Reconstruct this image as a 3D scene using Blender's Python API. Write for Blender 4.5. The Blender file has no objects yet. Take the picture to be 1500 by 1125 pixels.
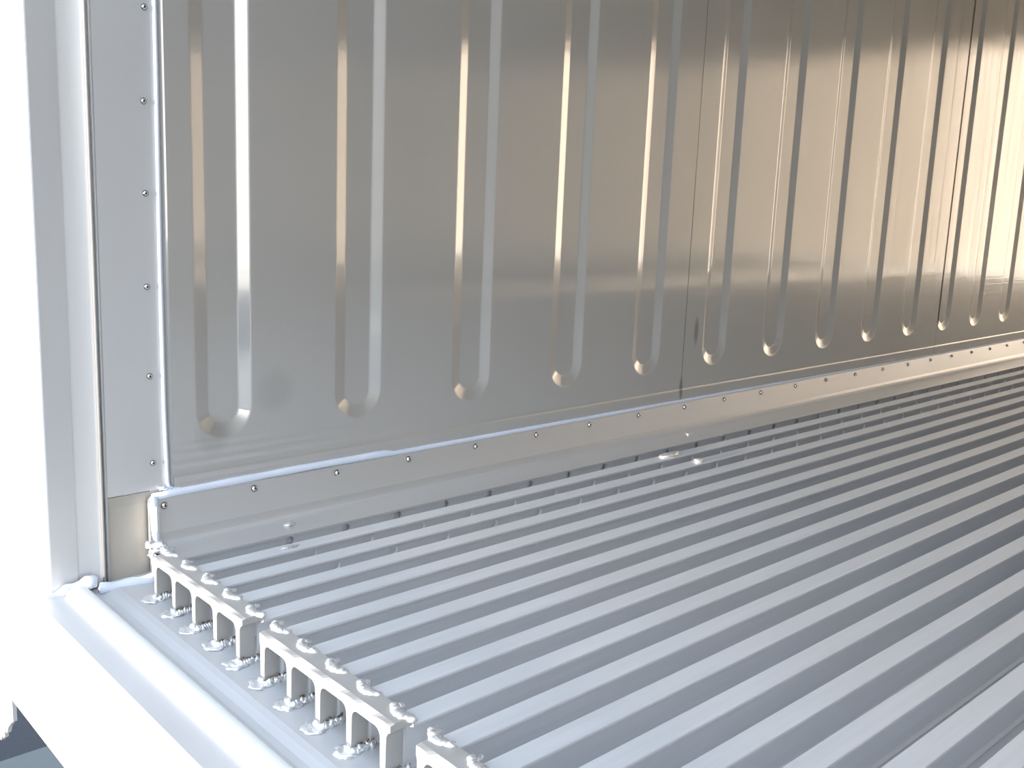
import bpy, bmesh, math, random
from mathutils import Vector, Matrix, noise
random.seed(7)
SC = bpy.context.scene
COL = SC.collection

# ------------------------------------------------------------------ camera
cam_d = bpy.data.cameras.new('camera'); cam = bpy.data.objects.new('camera', cam_d); COL.objects.link(cam)
RT = Vector((0.725474715, -0.687135802, 0.039125780))
DN = Vector((-0.101261484, -0.162795528, -0.981449809))
FW = Vector((0.680758804, 0.708055086, -0.187684430))
m = Matrix((RT, -DN, -FW)).transposed().to_4x4()
m.translation = Vector((-0.5954, -1.4443, 0.6014))
cam.matrix_world = m
cam_d.sensor_width = 36.0
cam_d.lens = 36.0 * 1506.8 / 1500.0
cam_d.clip_start = 0.02
SC.camera = cam

# ------------------------------------------------------------------ sky, sun, exposure
w = bpy.data.worlds.new('sky'); SC.world = w; w.use_nodes = True
nt = w.node_tree; nt.nodes.clear()
tc = nt.nodes.new('ShaderNodeTexCoord'); sp = nt.nodes.new('ShaderNodeSeparateXYZ')
rp = nt.nodes.new('ShaderNodeValToRGB'); bg = nt.nodes.new('ShaderNodeBackground'); wo = nt.nodes.new('ShaderNodeOutputWorld')
rp.color_ramp.elements[0].position = 0.0; rp.color_ramp.elements[0].color = (1.0, 0.97, 0.93, 1)
rp.color_ramp.elements[1].position = 0.55; rp.color_ramp.elements[1].color = (0.70, 0.82, 1.0, 1)
bg.inputs[1].default_value = 1.25
nt.links.new(tc.outputs['Generated'], sp.inputs[0]); nt.links.new(sp.outputs[2], rp.inputs[0])
nt.links.new(rp.outputs[0], bg.inputs[0]); nt.links.new(bg.outputs[0], wo.inputs[0])

sun_d = bpy.data.lights.new('sun', 'SUN'); sun = bpy.data.objects.new('sun', sun_d); COL.objects.link(sun)
SUN_DIR = Vector((1.0, -0.004, -0.045)).normalized()
sun.rotation_euler = SUN_DIR.to_track_quat('-Z', 'Y').to_euler()
sun.location = (-6, -1.6, 3)
sun_d.energy = 3.9; sun_d.color = (1.0, 0.86, 0.73); sun_d.angle = math.radians(1.5)

vs = SC.view_settings
vs.view_transform = 'Standard'; vs.look = 'None'; vs.gamma = 1.0; vs.exposure = 1.06; vs.use_curve_mapping = False

# ------------------------------------------------------------------ dimensions (metres)
LEN = 7.75; WID = 2.29; HGT = 2.38        # inside of the container
YA = -0.01465; P = 0.064; FLW = 0.0282; H = 0.0558    # floor bars: start, pitch, flange width, height
def bar_y(k): return YA - P * k - FLW / 2
def skew(y): return 0.013 + 0.038 * y          # the door end of the floor runs very slightly out of square

# ------------------------------------------------------------------ materials
def mat(name, base, metallic=0.0, rough=0.5, bump=0.0, bscale=(30, 30, 30), rvar=0.0, cvar=0.0, spec=0.5, aniso=0.0):
    M = bpy.data.materials.new(name); M.use_nodes = True
    n = M.node_tree; b = n.nodes['Principled BSDF']
    b.inputs['Base Color'].default_value = (*base, 1); b.inputs['Metallic'].default_value = metallic
    b.inputs['Roughness'].default_value = rough; b.inputs['Specular IOR Level'].default_value = spec
    if bump or rvar or cvar:
        t = n.nodes.new('ShaderNodeTexCoord'); mp = n.nodes.new('ShaderNodeMapping'); no = n.nodes.new('ShaderNodeTexNoise')
        mp.inputs['Scale'].default_value = bscale; no.inputs['Scale'].default_value = 1.0; no.inputs['Detail'].default_value = 5
        n.links.new(t.outputs['Object'], mp.inputs[0]); n.links.new(mp.outputs[0], no.inputs['Vector'])
        if bump:
            bp = n.nodes.new('ShaderNodeBump'); bp.inputs['Strength'].default_value = bump; bp.inputs['Distance'].default_value = 0.002
            n.links.new(no.outputs['Fac'], bp.inputs['Height']); n.links.new(bp.outputs[0], b.inputs['Normal'])
        if rvar:
            mr = n.nodes.new('ShaderNodeMapRange'); mr.inputs[1].default_value = 0.3; mr.inputs[2].default_value = 0.7
            mr.inputs[3].default_value = max(0.02, rough - rvar); mr.inputs[4].default_value = rough + rvar
            n.links.new(no.outputs['Fac'], mr.inputs[0]); n.links.new(mr.outputs[0], b.inputs['Roughness'])
        if cvar:
            mx = n.nodes.new('ShaderNodeMixRGB'); mx.inputs[1].default_value = (*[c * (1 - cvar) for c in base], 1)
            mx.inputs[2].default_value = (*[min(1, c * (1 + cvar)) for c in base], 1)
            n.links.new(no.outputs['Fac'], mx.inputs[0]); n.links.new(mx.outputs[0], b.inputs['Base Color'])
    return M

def steel_wall(name, base, rough, metallic=0.55, aniso=0.85, arot=0.0):
    """thin stainless lining: brushed, faint dried runs, slightly rippled sheet"""
    M = bpy.data.materials.new(name); M.use_nodes = True
    n = M.node_tree; L = n.links; b = n.nodes['Principled BSDF']
    t = n.nodes.new('ShaderNodeTexCoord')
    def tex(scale, detail=4, dist=0.0):
        mp = n.nodes.new('ShaderNodeMapping'); mp.inputs['Scale'].default_value = scale
        no = n.nodes.new('ShaderNodeTexNoise'); no.inputs['Scale'].default_value = 1; no.inputs['Detail'].default_value = detail
        no.inputs['Distortion'].default_value = dist
        L.new(t.outputs['Object'], mp.inputs[0]); L.new(mp.outputs[0], no.inputs['Vector']); return no.outputs['Fac']
    runs = tex((38, 1, 1.1), 5, 0.35)         # dried vertical runs, towards the far end of the container
    cloud = tex((3.0, 1, 2.2), 4)
    def rng(src, a, bb, c, d):
        r = n.nodes.new('ShaderNodeMapRange'); r.inputs[1].default_value = a; r.inputs[2].default_value = bb
        r.inputs[3].default_value = c; r.inputs[4].default_value = d; L.new(src, r.inputs[0]); return r.outputs[0]
    def mth(op, a, c):
        q = n.nodes.new('ShaderNodeMath'); q.operation = op
        for i, v in enumerate((a, c)):
            if isinstance(v, (int, float)): q.inputs[i].default_value = v
            else: L.new(v, q.inputs[i])
        return q.outputs[0]
    sx = n.nodes.new('ShaderNodeSeparateXYZ'); L.new(t.outputs['Object'], sx.inputs[0])
    far = rng(sx.outputs[0], 0.9, 2.2, 0.0, 1.0)
    rr = mth('ADD', mth('MULTIPLY', rng(runs, 0.35, 0.65, -0.06, 0.06), far), rng(cloud, 0.3, 0.7, rough - 0.015, rough + 0.02))
    L.new(rr, b.inputs['Roughness'])
    mx = n.nodes.new('ShaderNodeMixRGB'); mx.inputs[1].default_value = (*[c * 0.96 for c in base], 1); mx.inputs[2].default_value = (*[min(1, c * 1.04) for c in base], 1)
    L.new(cloud, mx.inputs[0])
    col = mx.outputs[0]
    for (cx, cz, ax, az, amt) in ((1.391, 0.285, 0.009, 0.034, 0.5), (1.346, 0.150, 0.008, 0.030, 0.5), (0.262, 0.262, 0.036, 0.036, 0.12), (0.150, 0.205, 0.03, 0.03, 0.18)):   # smudges
        vx = mth('POWER', mth('MULTIPLY', mth('SUBTRACT', sx.outputs[0], cx), 1 / ax), 2); vz = mth('POWER', mth('MULTIPLY', mth('SUBTRACT', sx.outputs[2], cz), 1 / az), 2)
        dd = mth('ADD', mth('ADD', vx, vz), mth('MULTIPLY', mth('SUBTRACT', cloud, 0.5), 1.5))
        sm = n.nodes.new('ShaderNodeMixRGB'); sm.blend_type = 'MULTIPLY'; L.new(rng(dd, 0.2, 1.3, amt, 0.0), sm.inputs[0]); L.new(col, sm.inputs[1]); sm.inputs[2].default_value = (0.25, 0.24, 0.22, 1)
        col = sm.outputs[0]
    L.new(col, b.inputs['Base Color'])
    rip = tex((1.2, 1, 36), 1, 0.3)           # slight sheet ripple
    fine = tex((3.2, 1, 105), 1, 0.5)         # stretcher ripples low on the sheet
    low = mth('MULTIPLY', rng(sx.outputs[2], 0.30, 0.40, 1.0, 0.0), rng(sx.outputs[0], 1.2, 2.2, 0.0, 1.0))
    b1 = n.nodes.new('ShaderNodeBump'); b1.inputs['Distance'].default_value = 0.002
    L.new(mth('MULTIPLY', low, 0.10), b1.inputs['Strength']); L.new(fine, b1.inputs['Height'])
    b2 = n.nodes.new('ShaderNodeBump'); b2.inputs['Strength'].default_value = 0.04; b2.inputs['Distance'].default_value = 0.002
    L.new(b1.outputs[0], b2.inputs['Normal'])
    L.new(rip, b2.inputs['Height']); L.new(b2.outputs[0], b.inputs['Normal'])
    tg = n.nodes.new('ShaderNodeCombineXYZ'); tg.inputs[0].default_value = 1.0      # grain runs upright, so it smears sideways
    L.new(tg.outputs[0], b.inputs['Tangent']); b.inputs['Anisotropic'].default_value = aniso; b.inputs['Anisotropic Rotation'].default_value = arot
    b.inputs['Metallic'].default_value = metallic
    return M

M_WALL = steel_wall('stainless lining', (0.65, 0.635, 0.60), 0.11)
M_JAMB = mat('jamb stainless', (0.68, 0.68, 0.67), 0.5, 0.45, 0.06, (6, 6, 2), 0.05, 0.04)
M_STAIN = mat('stained stainless', (0.42, 0.40, 0.36), 0.2, 0.6, 0.05, (14, 14, 9), 0.08, 0.22)
M_FLASH = mat('flashing aluminium', (0.74, 0.74, 0.73), 0.6, 0.31, 0.0, (3, 12, 12), 0.02, 0.03)
M_BAR = mat('bar aluminium', (0.78, 0.79, 0.80), 0.35, 0.48, 0.12, (5, 160, 160), 0.07, 0.07)
M_PLATE = mat('floor plate aluminium', (0.60, 0.61, 0.63), 0.4, 0.5, 0.10, (40, 40, 40), 0.06, 0.05)
M_COMB = mat('cut aluminium', (0.50, 0.49, 0.47), 0.4, 0.5, 0.12, (60, 60, 60), 0.06, 0.05)
M_SILL = mat('sill aluminium', (0.58, 0.59, 0.60), 0.3, 0.5, 0.10, (30, 8, 30), 0.06, 0.04)
M_WELD = mat('weld metal', (0.86, 0.87, 0.88), 0.7, 0.36, 0.6, (220, 220, 220), 0.12, 0.10)
M_SOOT = mat('weld soot', (0.16, 0.12, 0.08), 0.1, 0.8, 0.6, (300, 300, 300), 0.1, 0.5)
M_SEAL = mat('sealant', (0.70, 0.76, 0.86), 0.0, 0.42, 0.15, (60, 60, 60), 0.05, 0.03)
M_WHITE = mat('white paint', (0.86, 0.88, 0.88), 0.0, 0.45, 0.15, (20, 20, 20), 0.05, 0.02)
M_SCREW = mat('screw steel', (0.75, 0.75, 0.74), 1.0, 0.22)
M_DARK = mat('dark recess', (0.07, 0.07, 0.065), 0.3, 0.7)
M_RUB = mat('pale rubber', (0.74, 0.75, 0.75), 0.0, 0.6, 0.4, (60, 60, 20), 0.05, 0.10)
M_BULK = mat('bulkhead panel', (0.88, 0.82, 0.75), 0.0, 0.55, 0.05, (5, 5, 5), 0.05, 0.03)
M_CEIL = mat('ceiling lining', (0.80, 0.80, 0.78), 0.1, 0.5)
M_GROUND = mat('asphalt', (0.026, 0.032, 0.042), 0.0, 0.85, 0.6, (60, 60, 60), 0.05, 0.25)
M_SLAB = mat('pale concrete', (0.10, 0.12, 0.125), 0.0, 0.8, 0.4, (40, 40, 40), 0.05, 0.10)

# ------------------------------------------------------------------ helpers
def obj(name, bm, material, parent=None, smooth=None, loc=None):
    me = bpy.data.meshes.new(name); bmesh.ops.recalc_face_normals(bm, faces=bm.faces); bm.to_mesh(me); bm.free()
    if smooth is not None:
        for p in me.polygons: p.use_smooth = smooth
    for mm in (material if isinstance(material, list) else [material]): me.materials.append(mm)
    o = bpy.data.objects.new(name, me); COL.objects.link(o)
    if loc: o.location = loc
    if parent: o.parent = parent
    return o
def thing(name, label, cat, loc=(0, 0, 0), group=None):
    o = bpy.data.objects.new(name, None); COL.objects.link(o); o.location = loc; o.empty_display_size = 0.05
    tag(o, label, cat, group); return o
def tag(o, label, cat, group=None, kind=None):
    o['label'] = label; o['category'] = cat
    if group: o['group'] = group
    if kind: o['kind'] = kind
    return o
def struct(o): o['kind'] = 'structure'; return o
def box(bm, x0, x1, y0, y1, z0, z1):
    v = [bm.verts.new((x, y, z)) for z in (z0, z1) for y in (y0, y1) for x in (x0, x1)]
    for f in ((0, 2, 3, 1), (4, 5, 7, 6), (0, 1, 5, 4), (2, 6, 7, 3), (0, 4, 6, 2), (1, 3, 7, 5)):
        bm.faces.new([v[i] for i in f])
def ext_x(bm, prof, x0, x1, closed=True, xs=None):
    """prof: list of (y,z), extruded along x; x0/x1 numbers or functions of y"""
    f0 = x0 if callable(x0) else (lambda y: x0)
    f1 = x1 if callable(x1) else (lambda y: x1)
    a = [bm.verts.new((f0(y), y, z)) for y, z in prof]; b = [bm.verts.new((f1(y), y, z)) for y, z in prof]
    n = len(prof)
    for i in range(n if closed else n - 1):
        j = (i + 1) % n; bm.faces.new((a[i], a[j], b[j], b[i]))
    if closed: bm.faces.new(a); bm.faces.new(b[::-1])
    return a, b
def ext_y(bm, prof, y0, y1, closed=True, dx=skew):
    """prof: list of (x,z) extruded along y, with the sill's own skew"""
    a = [bm.verts.new((x + dx(y0), y0, z)) for x, z in prof]; b = [bm.verts.new((x + dx(y1), y1, z)) for x, z in prof]
    n = len(prof)
    for i in range(n if closed else n - 1):
        j = (i + 1) % n; bm.faces.new((a[i], a[j], b[j], b[i]))
    if closed: bm.faces.new(a); bm.faces.new(b[::-1])
def ext_z(bm, prof, z0, z1, closed=True):
    f0 = z0 if callable(z0) else (lambda x: z0)
    a = [bm.verts.new((x, y, f0(x))) for x, y in prof]; b = [bm.verts.new((x, y, z1)) for x, y in prof]
    n = len(prof)
    for i in range(n if closed else n - 1):
        j = (i + 1) % n; bm.faces.new((a[i], a[j], b[j], b[i]))
    if closed: bm.faces.new(a); bm.faces.new(b[::-1])
def blob(bm, c, r, seed=0, amp=0.25, freq=1.6, sub=2, rot=0.0):
    q = bmesh.ops.create_icosphere(bm, subdivisions=sub, radius=1.0)
    R = Matrix.Rotation(rot, 3, 'Z'); off = Vector((seed * 3.17, seed * 1.31, seed * 7.7))
    for v in q['verts']:
        d = v.co.copy(); k = 1 + amp * noise.noise(d * freq + off) * 2
        v.co = R @ Vector((d.x * r[0] * k, d.y * r[1] * k, d.z * r[2] * k)) + Vector(c)
def tube(bm, pts, rad, seg=10, flat=None, wob=0.0, seed=0):
    """sweep of a round (or flattened along an axis) bead through pts"""
    pts = [Vector(p) for p in pts]; rings = []
    for i, p in enumerate(pts):
        d = (pts[min(i + 1, len(pts) - 1)] - pts[max(i - 1, 0)]).normalized()
        up = Vector((0, 1, 0)) if abs(d.y) < 0.8 else Vector((0, 0, 1))
        s = d.cross(up).normalized(); u = s.cross(d).normalized()
        r = rad[i] if isinstance(rad, (list, tuple)) else rad
        r *= 1 + wob * noise.noise(Vector((i * 0.37 + seed * 5.1, seed, 0)))
        rings.append([bm.verts.new(p + (s * math.cos(a) + u * math.sin(a) * (flat or 1)) * r) for a in [2 * math.pi * k / seg for k in range(seg)]])
    for a, b in zip(rings, rings[1:]):
        for k in range(seg): bm.faces.new((a[k], a[(k + 1) % seg], b[(k + 1) % seg], b[k]))
    bm.faces.new(rings[0][::-1]); bm.faces.new(rings[-1])
def lerp_path(pts, step):
    out = []
    for a, b in zip(pts, pts[1:]):
        a = Vector(a); b = Vector(b); n = max(1, int((b - a).length / step))
        out += [a.lerp(b, i / n) for i in range(n)]
    out.append(Vector(pts[-1])); return out

# ------------------------------------------------------------------ wall lining with pressed grooves
GD = 0.0074; GO = 0.049; GI = 0.0225            # groove depth, outer / inner half width
PROF = [(0, 0), (0.0022, 0.00026), (0.0045, 0.00105), (0.022, 0.00635), (0.0243, 0.00713), (0.0265, GD)]
GBOT = 0.196                                    # lowest point of each groove
def panel_mesh(x0, x1, centres, zb, zt, side=1, fold=True):
    """sheet in plane y=0 (side=1: grooves go to +y), with U-ended vertical grooves that run up to the top"""
    bm = bmesh.new()
    bounds = [x0] + [(a + b) / 2 for a, b in zip(centres, centres[1:])] + [x1]
    for c, xl, xr in zip(centres, bounds, bounds[1:]):
        rings = []
        for t, d in PROF:
            zc = GBOT + GO; ra = lambda a: GO - t * (0.945 + 0.085 * math.cos(a))     # the deep-end flank is the steeper one
            pts = [(c - ra(0), zt)] + [(c - ra(a) * math.cos(a), zc - ra(a) * math.sin(a)) for a in [math.pi * k / 24 for k in range(25)]] + [(c + ra(math.pi), zt)]
            rings.append([bm.verts.new((x, side * d, z)) for x, z in pts])
        fr = [bm.verts.new((xr, 0, zt)), bm.verts.new((xr, 0, zb)), bm.verts.new((xl, 0, zb)), bm.verts.new((xl, 0, zt))]
        f = bm.faces.new(rings[0] + fr); f.smooth = False
        for a, b in zip(rings, rings[1:]):
            for k in range(len(a) - 1):
                f = bm.faces.new((a[k], a[k + 1], b[k + 1], b[k])); f.smooth = True
        f = bm.faces.new(rings[-1]); f.smooth = False
    if fold:                                    # the sheet's bottom edge kicks in a little
        v = [bm.verts.new(p) for p in ((x0, 0, zb), (x1, 0, zb), (x1, -side * 0.0009, zb - 0.004), (x0, -side * 0.0009, zb - 0.004), (x1, -side * 0.0038, 0.06), (x0, -side * 0.0038, 0.06))]
        bm.faces.new((v[0], v[1], v[2], v[3])); bm.faces.new((v[3], v[2], v[4], v[5]))
    return bm
GX = [0.171, 0.424, 0.683, 0.946, 1.208, 1.466, 1.7235, 1.982, 2.2364, 2.491, 2.7365, 2.980, 3.228, 3.478, 3.728, 3.978, 4.228, 4.478, 4.728, 4.978, 5.228]
while GX[-1] < LEN - 0.35: GX.append(GX[-1] + 0.25)
SEAMS = [0.0845, 1.346, 2.690, 4.103, 5.353, 6.603, LEN]
wl = bpy.data.objects.new('wall_left', None); COL.objects.link(wl); struct(wl)
for i in range(len(SEAMS) - 1):
    a, b = SEAMS[i], SEAMS[i + 1]
    bm = panel_mesh(a + (0.0008 if i else 0), b - 0.0008, [g for g in GX if a < g < b], 0.150, HGT)
    if i == 0:                                  # rolled vertical edge beside the door jamb
        for q0, q1 in (((0.0845, 0), (0.0832, 0.0010)), ((0.0832, 0.0010), (0.0778, 0.0075))):
            v = [bm.verts.new(p) for p in ((q0[0], q0[1], 0.12), (q0[0], q0[1], HGT), (q1[0], q1[1], HGT), (q1[0], q1[1], 0.12))]
            bm.faces.new(v)
    obj('wall_panel', bm, M_WALL, wl)
bm = bmesh.new()
for s in SEAMS[1:-1]: box(bm, s - 0.012, s + 0.012, 0.0012, 0.003, 0.10, HGT)
obj('seam_strip', bm, M_DARK, wl)
bm = bmesh.new(); box(bm, 0.08, LEN, 0.012, 0.075, -0.06, HGT); obj('wall_core', bm, M_WHITE, wl)

wr = bpy.data.objects.new('wall_right', None); COL.objects.link(wr); struct(wr); wr.location = (0, -WID, 0)
for i in range(len(SEAMS) - 1):
    a, b = SEAMS[i], SEAMS[i + 1]
    obj('wall_panel', panel_mesh(a, b - 0.0008, [g for g in GX if a < g < b], 0.150, HGT, side=-1), M_WALL, wr)
bm = bmesh.new(); box(bm, -0.10, LEN, -0.075, -0.012, -0.06, HGT); box(bm, -0.10, 0.092, -0.012, 0.0, -0.02, HGT); obj('wall_core', bm, M_WHITE, wr)

bm = bmesh.new(); box(bm, -0.10, LEN, -WID - 0.05, 0.05, HGT, HGT + 0.08); box(bm, -0.10, 0.0, -WID - 0.05, 0.05, 2.15, HGT); struct(obj('ceiling', bm, M_CEIL))  # second box: unseen door header, lowered to keep sun off the end wall's top
bm = bmesh.new(); box(bm, LEN, LEN + 0.08, -WID - 0.05, 0.05, -0.06, HGT)
wb = struct(obj('wall_back', bm, M_WALL))
bm = bmesh.new(); box(bm, LEN - 0.06, LEN - 0.004, -WID + 0.03, -0.03, 0.13, 2.20); obj('air_baffle', bm, M_BULK, wb)
bm = bmesh.new(); ext_y(bm, [(LEN - 0.11, 0.06), (LEN - 0.062, 0.13), (LEN - 0.062, 0.06)], -0.03, -WID + 0.03, dx=lambda y: 0); obj('reflector_lip', bm, M_WHITE, wb)  # unseen lip added, tilted sunward for a bright streak in the wall's reflection

# ------------------------------------------------------------------ floor plate
bm = bmesh.new(); box(bm, 0.08, LEN, -WID, 0.012, -0.06, -0.0005)
struct(obj('floor', bm, M_PLATE))

# ------------------------------------------------------------------ flashing along the foot of the wall
FP = [(0.004, 0.1195), (-0.0095, 0.1195), (-0.0108, 0.1175), (-0.0205, 0.0690), (-0.0235, 0.0625), (-0.0280, 0.0583), (-0.0340, 0.0562), (-0.0420, 0.0558),
      (-0.0975, 0.0558), (-0.1050, 0.0558), (-0.1056, 0.0550), (-0.1056, 0.0520), (-0.0930, 0.0515), (-0.04, 0.0515), (0.004, 0.0515)]
bm = bmesh.new(); ext_x(bm, FP, lambda y: 0.028 if y < -0.03 else 0.043 + 0.3 * y, LEN - 0.002)
base = struct(obj('baseboard_left', bm, M_FLASH))
bm = bmesh.new(); ext_x(bm, [(-WID - y, z) for y, z in FP], 0.04, LEN - 0.002); struct(obj('baseboard_right', bm, M_FLASH))
# closed end of the flashing, down to the floor plate
bm = bmesh.new(); box(bm, 0.046, 0.050, -0.024, 0.004, 0.0, 0.112); obj('end_plate', bm, M_FLASH, base)

def web_with_holes(bm, y, t, z0, z1, x0, x1, holes, hz, r):
    """upright web between z0 and z1, thickness t around y, pierced by round holes"""
    yf, yb = y - t / 2, y + t / 2; n = 20; cell = r * 1.55
    zc0, zc1 = hz - min(cell, hz - z0 - 1e-4), hz + min(cell, z1 - hz - 1e-4)
    def quad(p): bm.faces.new([bm.verts.new(q) for q in p])
    xs = [x0]
    for h in holes: xs += [h - cell, h + cell]
    xs.append(x1)
    for Y in (yf, yb):
        for i in range(0, len(xs), 2):
            quad(((xs[i], Y, zc0), (xs[i + 1], Y, zc0), (xs[i + 1], Y, zc1), (xs[i], Y, zc1)))
        quad(((x0, Y, z0), (x1, Y, z0), (x1, Y, zc0), (x0, Y, zc0))); quad(((x0, Y, zc1), (x1, Y, zc1), (x1, Y, z1), (x0, Y, z1)))
    for h in holes:
        ci, sq = [], []
        for k in range(n):
            a = 2 * math.pi * k / n; c, s = math.cos(a), math.sin(a); mm = max(abs(c), abs(s))
            ci.append((h + r * c, hz + r * s))
            zz = s / mm; sq.append((h + cell * c / mm, hz + (zz * (zc1 - hz) if zz > 0 else zz * (hz - zc0))))
        for k in range(n):
            j = (k + 1) % n
            for Y in (yf, yb): quad(((ci[k][0], Y, ci[k][1]), (ci[j][0], Y, ci[j][1]), (sq[j][0], Y, sq[j][1]), (sq[k][0], Y, sq[k][1])))
            quad(((ci[k][0], yf, ci[k][1]), (ci[j][0], yf, ci[j][1]), (ci[j][0], yb, ci[j][1]), (ci[k][0], yb, ci[k][1])))
    quad(((x0, yf, z0), (x0, yb, z0), (x0, yb, z1), (x0, yf, z1))); quad(((x1, yf, z0), (x1, yb, z0), (x1, yb, z1), (x1, yf, z1)))
HOLES = [0.2300 + 0.1064 * i for i in range(70)]
bm = bmesh.new(); web_with_holes(bm, bar_y(1), 0.005, 0.0, 0.052, 0.03, LEN - 0.004, HOLES, 0.039, 0.0085)
box(bm, 0.03, LEN - 0.004, bar_y(1) + 0.006, bar_y(1) + 0.009, 0.0, 0.0514); obj('support_web', bm, M_BAR, base)

def screw_mesh(r, h, slot=True):
    bm = bmesh.new(); n = 16; prof = [(r * 1.25, 0), (r * 1.25, h * 0.22), (r, h * 0.26), (r * 0.95, h * 0.55), (r * 0.72, h * 0.86), (r * 0.42, h), (r * 0.34, h * 0.70), (0.0005, h * 0.66)]
    rings = [[bm.verts.new((q * math.cos(2 * math.pi * k / n), -z, q * math.sin(2 * math.pi * k / n))) for k in range(n)] for q, z in prof]
    for i, (a, b) in enumerate(zip(rings, rings[1:])):
        for k in range(n):
            f = bm.faces.new((a[k], a[(k + 1) % n], b[(k + 1) % n], b[k])); f.material_index = 1 if i in (0, 1) or i >= 5 else 0; f.smooth = True
    bm.faces.new(rings[-1]).material_index = 1
    me = bpy.data.meshes.new('screw'); bmesh.ops.recalc_face_normals(bm, faces=bm.faces); bm.to_mesh(me); bm.free()
    me.materials.append(M_SCREW); me.materials.append(M_DARK); return me
SCR = screw_mesh(0.0044, 0.0042)
FX = [0.0627, 0.2146, 0.3728, 0.5278, 0.6898, 0.8549, 1.0155, 1.1795, 1.3478, 1.5088, 1.6708, 1.836, 1.9953, 2.1583, 2.3247, 2.4886, 2.6452, 2.8019, 2.9585, 3.1131, 3.2641]
while FX[-1] < LEN - 0.2: FX.append(FX[-1] + 0.157)
for i, x in enumerate(FX):
    s = bpy.data.objects.new('screw', SCR); COL.objects.link(s); s.parent = base
    z = 0.1090 if i < 8 else 0.1080
    s.location = (x, -0.0108 - (0.1175 - z) * 0.2, z); s.rotation_euler = (math.radians(-11), random.uniform(0, 3), 0)

# ------------------------------------------------------------------ floor bars (T sections) running the length of the container
ORD = ['first', 'second', 'third', 'fourth', 'fifth', 'sixth', 'seventh', 'eighth', 'ninth', 'tenth', 'eleventh', 'twelfth', 'thirteenth', 'fourteenth',
       'fifteenth', 'sixteenth', 'seventeenth', 'eighteenth', 'nineteenth', 'twentieth']
def ordinal(n):
    if n <= 20: return ORD[n - 1]
    return {2: 'twenty-', 3: 'thirty-'}[n // 10] + ORD[n % 10 - 1] if n % 10 else 'thirtieth'
NB = 33
for k in range(2, NB + 1):
    y = bar_y(k); e = FLW / 2; x0 = skew(y) + 0.028
    bm = bmesh.new()
    prof = [(y + e, H - 0.0035), (y + e, H - 0.0008), (y + e - 0.0010, H), (y - e + 0.0010, H), (y - e, H - 0.0008), (y - e, H - 0.0035),
            (y - 0.0055, H - 0.0065), (y + 0.0055, H - 0.0065)]
    ext_x(bm, prof, x0, LEN - 0.004)
    if k in (2, 3): web_with_holes(bm, y, 0.005, 0.0, H - 0.006, x0, LEN - 0.004, HOLES, 0.0385, 0.0085)
    else: ext_x(bm, [(y - 0.0025, H - 0.006), (y + 0.0025, H - 0.006), (y + 0.0025, 0.003), (y + 0.006, 0), (y - 0.006, 0), (y - 0.0025, 0.003)], x0, LEN - 0.004)
    b = obj('floor_bar', bm, M_BAR)
    n = k - 1
    if k in (2, 3): lab = 'aluminium T-bar with holed web, %s bar out from the wall flashing' % ordinal(n)
    else: lab = 'plain aluminium T-bar of the slotted floor, %s bar out from the wall flashing' % ordinal(n)
    tag(b, lab, 'floor bar', 'aluminium T-bars of the floor')

# ------------------------------------------------------------------ combs welded on the door end of the bars
CH = 0.0635; CD = 0.030; CW = 0.021; WT = 0.0056      # height, plate depth, web depth, half web width
def comb_profile(ys, left_over, right_over):
    """outline in (y,z): webs at ys (descending), arched openings between them, one plate on top; also the top edge"""
    yl, yr = ys[0] + left_over, ys[-1] - right_over
    nt_ = 41; top = [(yl + (yr - yl) * i / (nt_ - 1), CH) for i in range(nt_)]
    pts = [(yr, CH - 0.0085)]
    pts += [(ys[-1] - WT - 0.003, CH - 0.011), (ys[-1] - WT, CH - 0.016), (ys[-1] - WT * 0.8, 0)]
    for a, b in zip(ys[::-1], ys[::-1][1:]):      # walk back from the far web towards the wall
        l, r = b - WT, a + WT                    # opening from r (far web) to l (next web)
        pts += [(r - 0.001, 0), (r, CH - 0.022)]
        n = 6; rr = 0.010
        for i in range(1, n + 1):
            t = math.pi / 2 * i / n; pts.append((r + rr - rr * math.cos(t), CH - 0.022 + rr * math.sin(t)))
        for i in range(0, n):
            t = math.pi / 2 * i / n; pts.append((l - rr + rr * math.sin(t), CH - 0.022 + rr * math.cos(t)))
        pts += [(l, CH - 0.022), (l + 0.001, 0)]
    wl_ = min(WT, left_over)
    pts += [(ys[0] + wl_ * 0.8, 0), (ys[0] + wl_, CH - 0.016), (ys[0] + min(left_over, wl_ + 0.003), CH - 0.011), (yl, CH - 0.0085)]
    return top, pts
SEGS = [[1 + 5 * s + i for i in range(5)] for s in range(7)]
POS = ['nearest the wall, beside the sealant', 'in the middle of the row', 'at the bottom edge']
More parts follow.
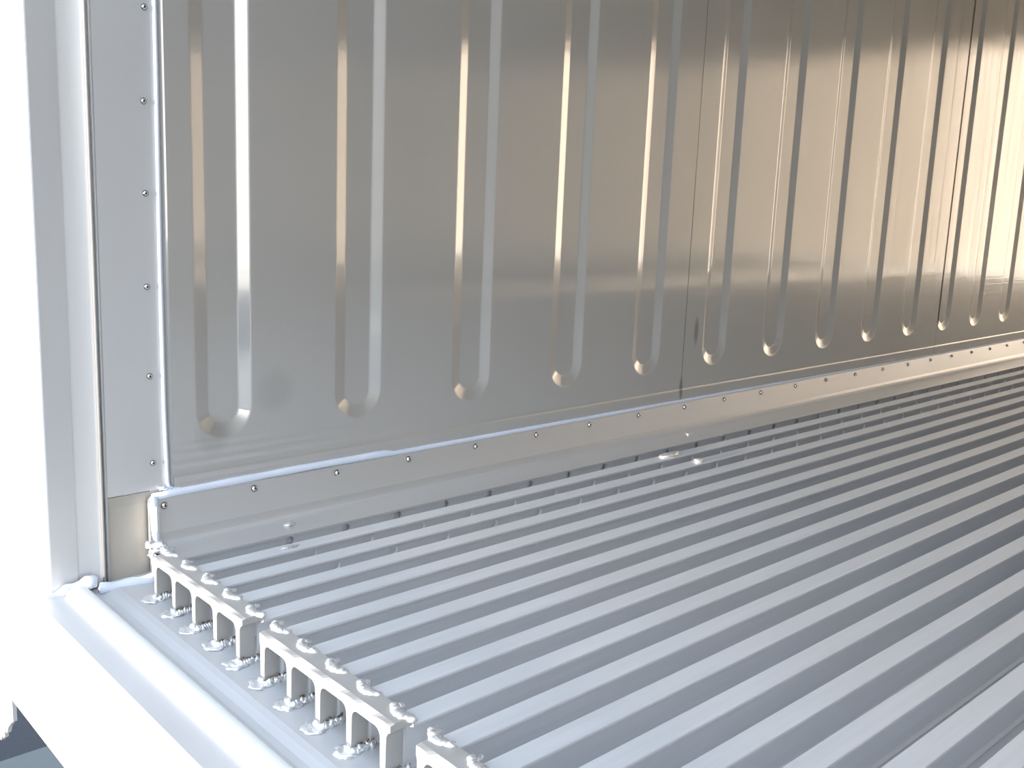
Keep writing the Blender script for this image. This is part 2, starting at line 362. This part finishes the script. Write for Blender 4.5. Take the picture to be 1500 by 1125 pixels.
for s, ks in enumerate(SEGS):
    ys = [bar_y(k) for k in ks]
    lab = ('white-edged aluminium floor end comb of five webs, ' + POS[s]) if s < 3 else 'aluminium floor end comb of five webs, %s comb from the wall' % ordinal(s + 1)
    t = thing('floor_end_comb', lab, 'floor end piece', (skew(ys[0]), ys[0], 0), 'combs closing the floor bars')
    o = Vector((skew(ys[0]), ys[0], 0))
    bm = bmesh.new()
    top, low = comb_profile(ys, 0.0075 if s else 0.0030, 0.0125)
    wear = lambda y: 0.0036 * math.sin(math.pi * (ys[0] - y) / P) ** 2 + 0.0006      # ground-off front arris
    def ring(pts, dx, dz=None): return [bm.verts.new((skew(y) - o.x + dx, y - o.y, z - (dz(y) if dz else 0))) for y, z in pts]
    f1, f2 = ring(top, 0.0, wear), ring(low, 0.0)            # front face
    m1, m2 = ring(top, 0.006), ring(low, CW)                 # top plate behind the arris / back of the webs
    k1 = ring(top, CD); k2 = ring([(y, CH - 0.0085) for y, z in top], CD); u2 = ring([(y, CH - 0.0085) for y, z in top], CW)
    bm.faces.new(f1 + f2); bm.faces.new(m2 + u2)
    for A, B in ((f1, m1), (m1, k1), (k1, k2), (k2, u2), (f2, m2)):
        for i in range(len(A) - 1): bm.faces.new((A[i], A[i + 1], B[i + 1], B[i]))
    bm.faces.new((f1[-1], f2[0], m2[0], u2[-1], k2[-1], k1[-1], m1[-1])); bm.faces.new((f1[0], m1[0], k1[0], k2[0], u2[0], m2[-1], f2[-1]))
    obj('comb_body', bm, M_COMB, t)
    for i, y in enumerate(ys):
        yy = y - o.y; xx = skew(y) - o.x; rs = random.Random(s * 10 + i)
        bm = bmesh.new()                        # lumpy bead that ties bar to plate
        for q in range(11):
            u = q / 10.0
            blob(bm, (xx + 0.0315 - 0.0105 * math.sin(0.35 + u * 2.3) + rs.uniform(-.0008, .0008), yy + 0.0165 - 0.031 * u, CH + 0.0002 - 0.0012 * u + rs.uniform(-.0006, .0006)),
                 (0.0050 + 0.0018 * math.sin(u * 3) + rs.uniform(0, .0008), 0.0046 + rs.uniform(0, .0012), 0.0030 + rs.uniform(0, .0010)), s * 50 + i * 7 + q, 0.14, 1.6)
        blob(bm, (xx + 0.0335, yy + 0.0145, CH - 0.001), (0.006, 0.0035, 0.003), s * 51 + i, 0.3, 2)
        obj('weld_bead', bm, M_WELD, t, True)
        bm = bmesh.new()                        # splash of weld round the foot of the web
        blob(bm, (xx - 0.003, yy - 0.001, 0.0008), (0.016, 0.015, 0.0026), s * 60 + i, 0.22, 1.8, 3)
        for q in range(8):
            blob(bm, (xx + 0.001 + 0.0036 * q, yy - WT - 0.002 - rs.uniform(0, .002), 0.0022), (0.0040, 0.0042, 0.0046 + rs.uniform(0, .0020)), s * 70 + i * 11 + q, 0.35, 2.2)
        blob(bm, (xx - 0.0015, yy, 0.003), (0.0035, 0.0065, 0.0050), s * 80 + i, 0.3, 2)
        obj('weld_foot', bm, M_WELD, t, True)
        bm = bmesh.new()
        for q in range(7):
            blob(bm, (xx + 0.002 + rs.uniform(0, 0.026), yy - WT - rs.uniform(0.0002, .0035), 0.0050 + rs.uniform(0, .0035)), (0.0030, 0.0012, 0.0018), s * 90 + i * 13 + q, 0.5, 2.4, 1)
        obj('weld_soot', bm, M_SOOT, t, True)
# rough lump of weld between the first comb and the flashing
bm = bmesh.new(); rs = random.Random(3)
for q in range(14):
    blob(bm, (0.026 + rs.uniform(-.012, .018), -0.058 - rs.uniform(-.012, .020), 0.060 + rs.uniform(-.004, .006)), (rs.uniform(.004, .008), rs.uniform(.004, .008), rs.uniform(.003, .006)), 300 + q, 0.4, 2.0)
tag(obj('weld_lump', bm, M_WELD, None, True), 'rough silvery weld lump on the flashing beside the short upright sealant bead', 'weld')
# ------------------------------------------------------------------ door sill
sill = thing('door_sill', 'white and grey metal door sill with raised ridge below the floor combs', 'door sill')
SY0, SY1 = 0.075, -WID - 0.05
def sill_part(name, prof, material=M_SILL, smooth=False, y0=SY0):
    bm = bmesh.new(); ext_y(bm, prof, y0, SY1); return obj(name, bm, material, sill, smooth)
sill_part('base_plate', [(-0.026, 0.0), (0.085, 0.0), (0.085, -0.05), (-0.060, -0.05), (-0.060, -0.0085), (-0.052, -0.0080), (-0.044, -0.0062), (-0.034, -0.0022)], y0=0.012)
rd = [(-0.100, -0.002)] + [(-0.083 - 0.017 * math.cos(a) , 0.013 * math.sin(a)) for a in [math.pi * k / 12 for k in range(1, 12)]] + [(-0.062, -0.006), (-0.062, -0.03), (-0.100, -0.03)]
sill_part('ridge', rd, M_WHITE, y0=-0.012)
sill_part('flat_strip', [(-0.1365, 0.0), (-0.098, 0.0), (-0.098, -0.04), (-0.1365, -0.04)])
sill_part('nose', [(-0.1365, 0.0), (-0.150, -0.0025), (-0.168, -0.009), (-0.182, -0.020), (-0.190, -0.034), (-0.193, -0.050), (-0.194, -0.103), (-0.150, -0.103), (-0.1365, -0.04)], M_WHITE)

# ------------------------------------------------------------------ door jamb on the left
jamb = bpy.data.objects.new('trim_1', None); COL.objects.link(jamb); struct(jamb)
bm = bmesh.new(); ext_z(bm, [(-0.0155, 0.004), (0.0775, 0.004), (0.0775, 0.011), (-0.0155, 0.011)], 0.1310, HGT); obj('corner_panel', bm, M_JAMB, jamb)
bm = bmesh.new()                                # lower plate, dished a little under the seam
v = [bm.verts.new(p) for p in ((-0.0155, 0.0045, 0.1295), (0.075, 0.0045, 0.1295), (0.075, 0.0085, 0.112), (-0.0155, 0.0085, 0.112), (0.060, 0.0085, 0.002), (-0.0155, 0.0085, -0.006))]
bm.faces.new((v[0], v[1], v[2], v[3])); bm.faces.new((v[3], v[2], v[4], v[5])); obj('lower_plate', bm, M_STAIN, jamb)
for x, r in ((-0.0175, 0.0021), (-0.0238, 0.0021)):
    bm = bmesh.new(); ext_z(bm, [(x + r * math.cos(a), 0.0055 - 1.25 * r * math.sin(a)) for a in [math.pi * k / 8 for k in range(9)]] , -0.006, HGT)
    obj('bead_rib', bm, M_JAMB, jamb, True)
bm = bmesh.new(); ext_z(bm, [(-0.0262, 0.0058), (-0.0300, 0.0072), (-0.036, 0.0088), (-0.046, 0.0106), (-0.0600, 0.0120)], -0.004, HGT, False); obj('sloped_strip', bm, M_JAMB, jamb, True)
bm = bmesh.new(); ext_z(bm, [(-0.0606, 0.0095), (-0.0985, 0.0075), (-0.0985, 0.021), (-0.0606, 0.021)], lambda x: 0.0 if x > -0.08 else -0.012, HGT); obj('flat_strip', bm, M_JAMB, jamb)
PSCR = screw_mesh(0.0036, 0.0034)
for x, z in ((0.0595, 0.8274), (0.0549, 0.7004), (0.0542, 0.5725), (0.0524, 0.4386), (0.0528, 0.3061), (0.0544, 0.1732), (0.0575, 0.955), (0.0575, 1.085), (0.0575, 1.215)):
    s = bpy.data.objects.new('screw', PSCR); COL.objects.link(s); s.parent = jamb; s.location = (x, 0.004, z); s.rotation_euler = (0, random.uniform(0, 3), 0)

post = thing('corner_post', 'white painted corner post at the outer left of the doorway', 'corner post', (-0.10, 0.02, 0))
bm = bmesh.new(); box(bm, -0.0010, 0.0014, -0.0132, 0.36, -0.10, HGT); box(bm, 0.0014, 0.12, 0.0020, 0.36, -0.10, HGT)
obj('post_body', bm, M_WHITE, post)
bm = bmesh.new(); box(bm, -0.028, 0.10, 0.088, 0.36, -0.205, -0.06); bmesh.ops.bevel(bm, geom=[e for e in bm.edges], offset=0.006, segments=2, affect='EDGES', profile=0.5)
obj('foot_casting', bm, M_WHITE, post)
# strip of worn door gasket hanging at the outer edge
bm = bmesh.new(); rs = random.Random(5); cols = []
for i in range(27):
    y = 0.004 * i
    zb = -0.225 - 0.9 * min(y, 0.05) - 0.5 * max(0, y - 0.05) + rs.uniform(-0.006, 0.005)
    fold = -0.004 * math.exp(-((y - 0.03) / 0.008) ** 2)
    cols.append([bm.verts.new((x + fold, y, z)) for x in (-0.140, -0.134) for z in (-0.085, -0.16, zb)])
for a, b in zip(cols, cols[1:]):
    for i, j in ((0, 1), (1, 2), (4, 3), (5, 4), (2, 5), (3, 0)): bm.faces.new((a[i], a[j], b[j], b[i]))
for c in (cols[0], cols[-1]): bm.faces.new((c[0], c[1], c[2], c[5], c[4], c[3]))
gk = obj('door_gasket', bm, M_RUB, None, None, (0.006, 0.097, 0)); tag(gk, 'pale rubber door gasket with ragged lower end at the far left', 'gasket')

# ------------------------------------------------------------------ sealant
rs = random.Random(11)
pts = lerp_path([(0.0748, 0.0025, HGT - 0.01), (0.0738, 0.0025, 0.75), (0.0725, 0.0025, 0.45), (0.0732, 0.002, 0.25), (0.0755, 0.0015, 0.14), (0.080, -0.001, 0.124)], 0.03)
bm = bmesh.new(); tube(bm, pts, 0.0033, 10, 0.9, 0.10, 1)
for q in range(5): blob(bm, (0.066 + 0.006 * q, 0.0, 0.1325 - 0.0012 * q + rs.uniform(-.001, .001)), (0.006, 0.003, 0.0028), 400 + q, 0.35, 2)
tag(obj('sealant_bead', bm, M_SEAL, None, True), 'long upright pale blue sealant bead between corner panel and grooved wall', 'sealant')
pts = [Vector(p) for p in lerp_path([(0.049, -0.004, 0.122), (0.10, -0.0045, 0.1235), (0.30, -0.0045, 0.1255), (0.48, -0.0045, 0.1250)], 0.02)]
pts += [Vector(p) for p in lerp_path([(0.50, -0.0045, 0.1225), (0.9, -0.0045, 0.1220), (2.0, -0.004, 0.1205), (LEN - 0.01, -0.004, 0.1205)], 0.03)]
rad = [0.0062 if p.x < 0.49 else max(0.0030, 0.0052 - 0.0010 * p.x) for p in pts]
bm = bmesh.new(); tube(bm, pts, rad, 10, 0.9, 0.12, 2)
pts = lerp_path([(0.0500, -0.006, 0.1225), (0.0465, -0.010, 0.112), (0.0455, -0.016, 0.085), (0.0450, -0.022, 0.050), (0.0420, -0.027, 0.028), (0.040, -0.031, 0.006)], 0.012)
tube(bm, pts, [0.0085 if i == 1 else 0.0066 + 0.0012 * math.sin(i) * (i > 6) for i in range(len(pts))], 10, 0.9, 0.2, 3)
pts = lerp_path([(0.041, -0.030, 0.004), (0.025, -0.024, 0.002), (0.000, -0.016, 0.000), (-0.020, -0.012, -0.001), (-0.038, -0.010, 0.001)], 0.008)
tube(bm, pts, [0.0085 + 0.0012 * math.sin(i * 1.7) for i in range(len(pts))], 10, 0.9, 0.2, 4)
tag(obj('sealant_bead', bm, M_SEAL, None, True), 'pale blue sealant bead along the flashing top, turning down at its end', 'sealant')
bm = bmesh.new()
pts = lerp_path([(-0.040, -0.006, 0.010), (-0.055, -0.003, 0.012), (-0.075, 0.003, 0.004), (-0.098, 0.004, -0.003), (-0.112, 0.004, -0.006)], 0.006)
tube(bm, pts, [0.009 + 0.002 * math.sin(i * 1.3) for i in range(len(pts))], 10, 0.6, 0.3, 5)
tag(obj('sealant_smear', bm, M_SEAL, None, True), 'smeared white sealant patch where the jamb meets the sill ridge', 'sealant')

# ------------------------------------------------------------------ loose metal flakes lying on the bars
def flake(c, r, seed, lab, rot=0.0):
    bm = bmesh.new(); blob(bm, c, r, seed, 0.35, 2.0, 2, rot); tag(obj('metal_flake', bm, M_WELD, None, True), lab, 'flake', 'loose flakes on the floor')
flake((0.1918, -0.158, 0.0570), (0.016, 0.004, 0.0016), 1, 'long bright flake on the first floor bar near the combs')
flake((1.119, -0.1550, 0.0585), (0.030, 0.012, 0.0032), 2, 'largest crumpled bright flake, on the first floor bar midway along')
flake((1.126, -0.2230, 0.0590), (0.012, 0.009, 0.0045), 3, 'small bright lump on the second floor bar beside the largest flake')
flake((1.317, -0.0570, 0.0572), (0.013, 0.006, 0.0018), 4, 'small pale flake on the flashing ledge midway along')
flake((0.2467, -0.0682, 0.0572), (0.011, 0.006, 0.0022), 5, 'small grey flake on the flashing ledge near the combs', 0.5)

# ------------------------------------------------------------------ outside
bm = bmesh.new(); box(bm, -25, 15, -20, 25, -1.30, -1.20); struct(obj('ground', bm, M_GROUND))
bm = bmesh.new(); box(bm, -2.0, 3.0, 0.9, 1.647, -1.1995, -1.17)
tag(obj('concrete_slab', bm, M_SLAB), 'pale grey slab on dark ground glimpsed below the sill', 'slab')
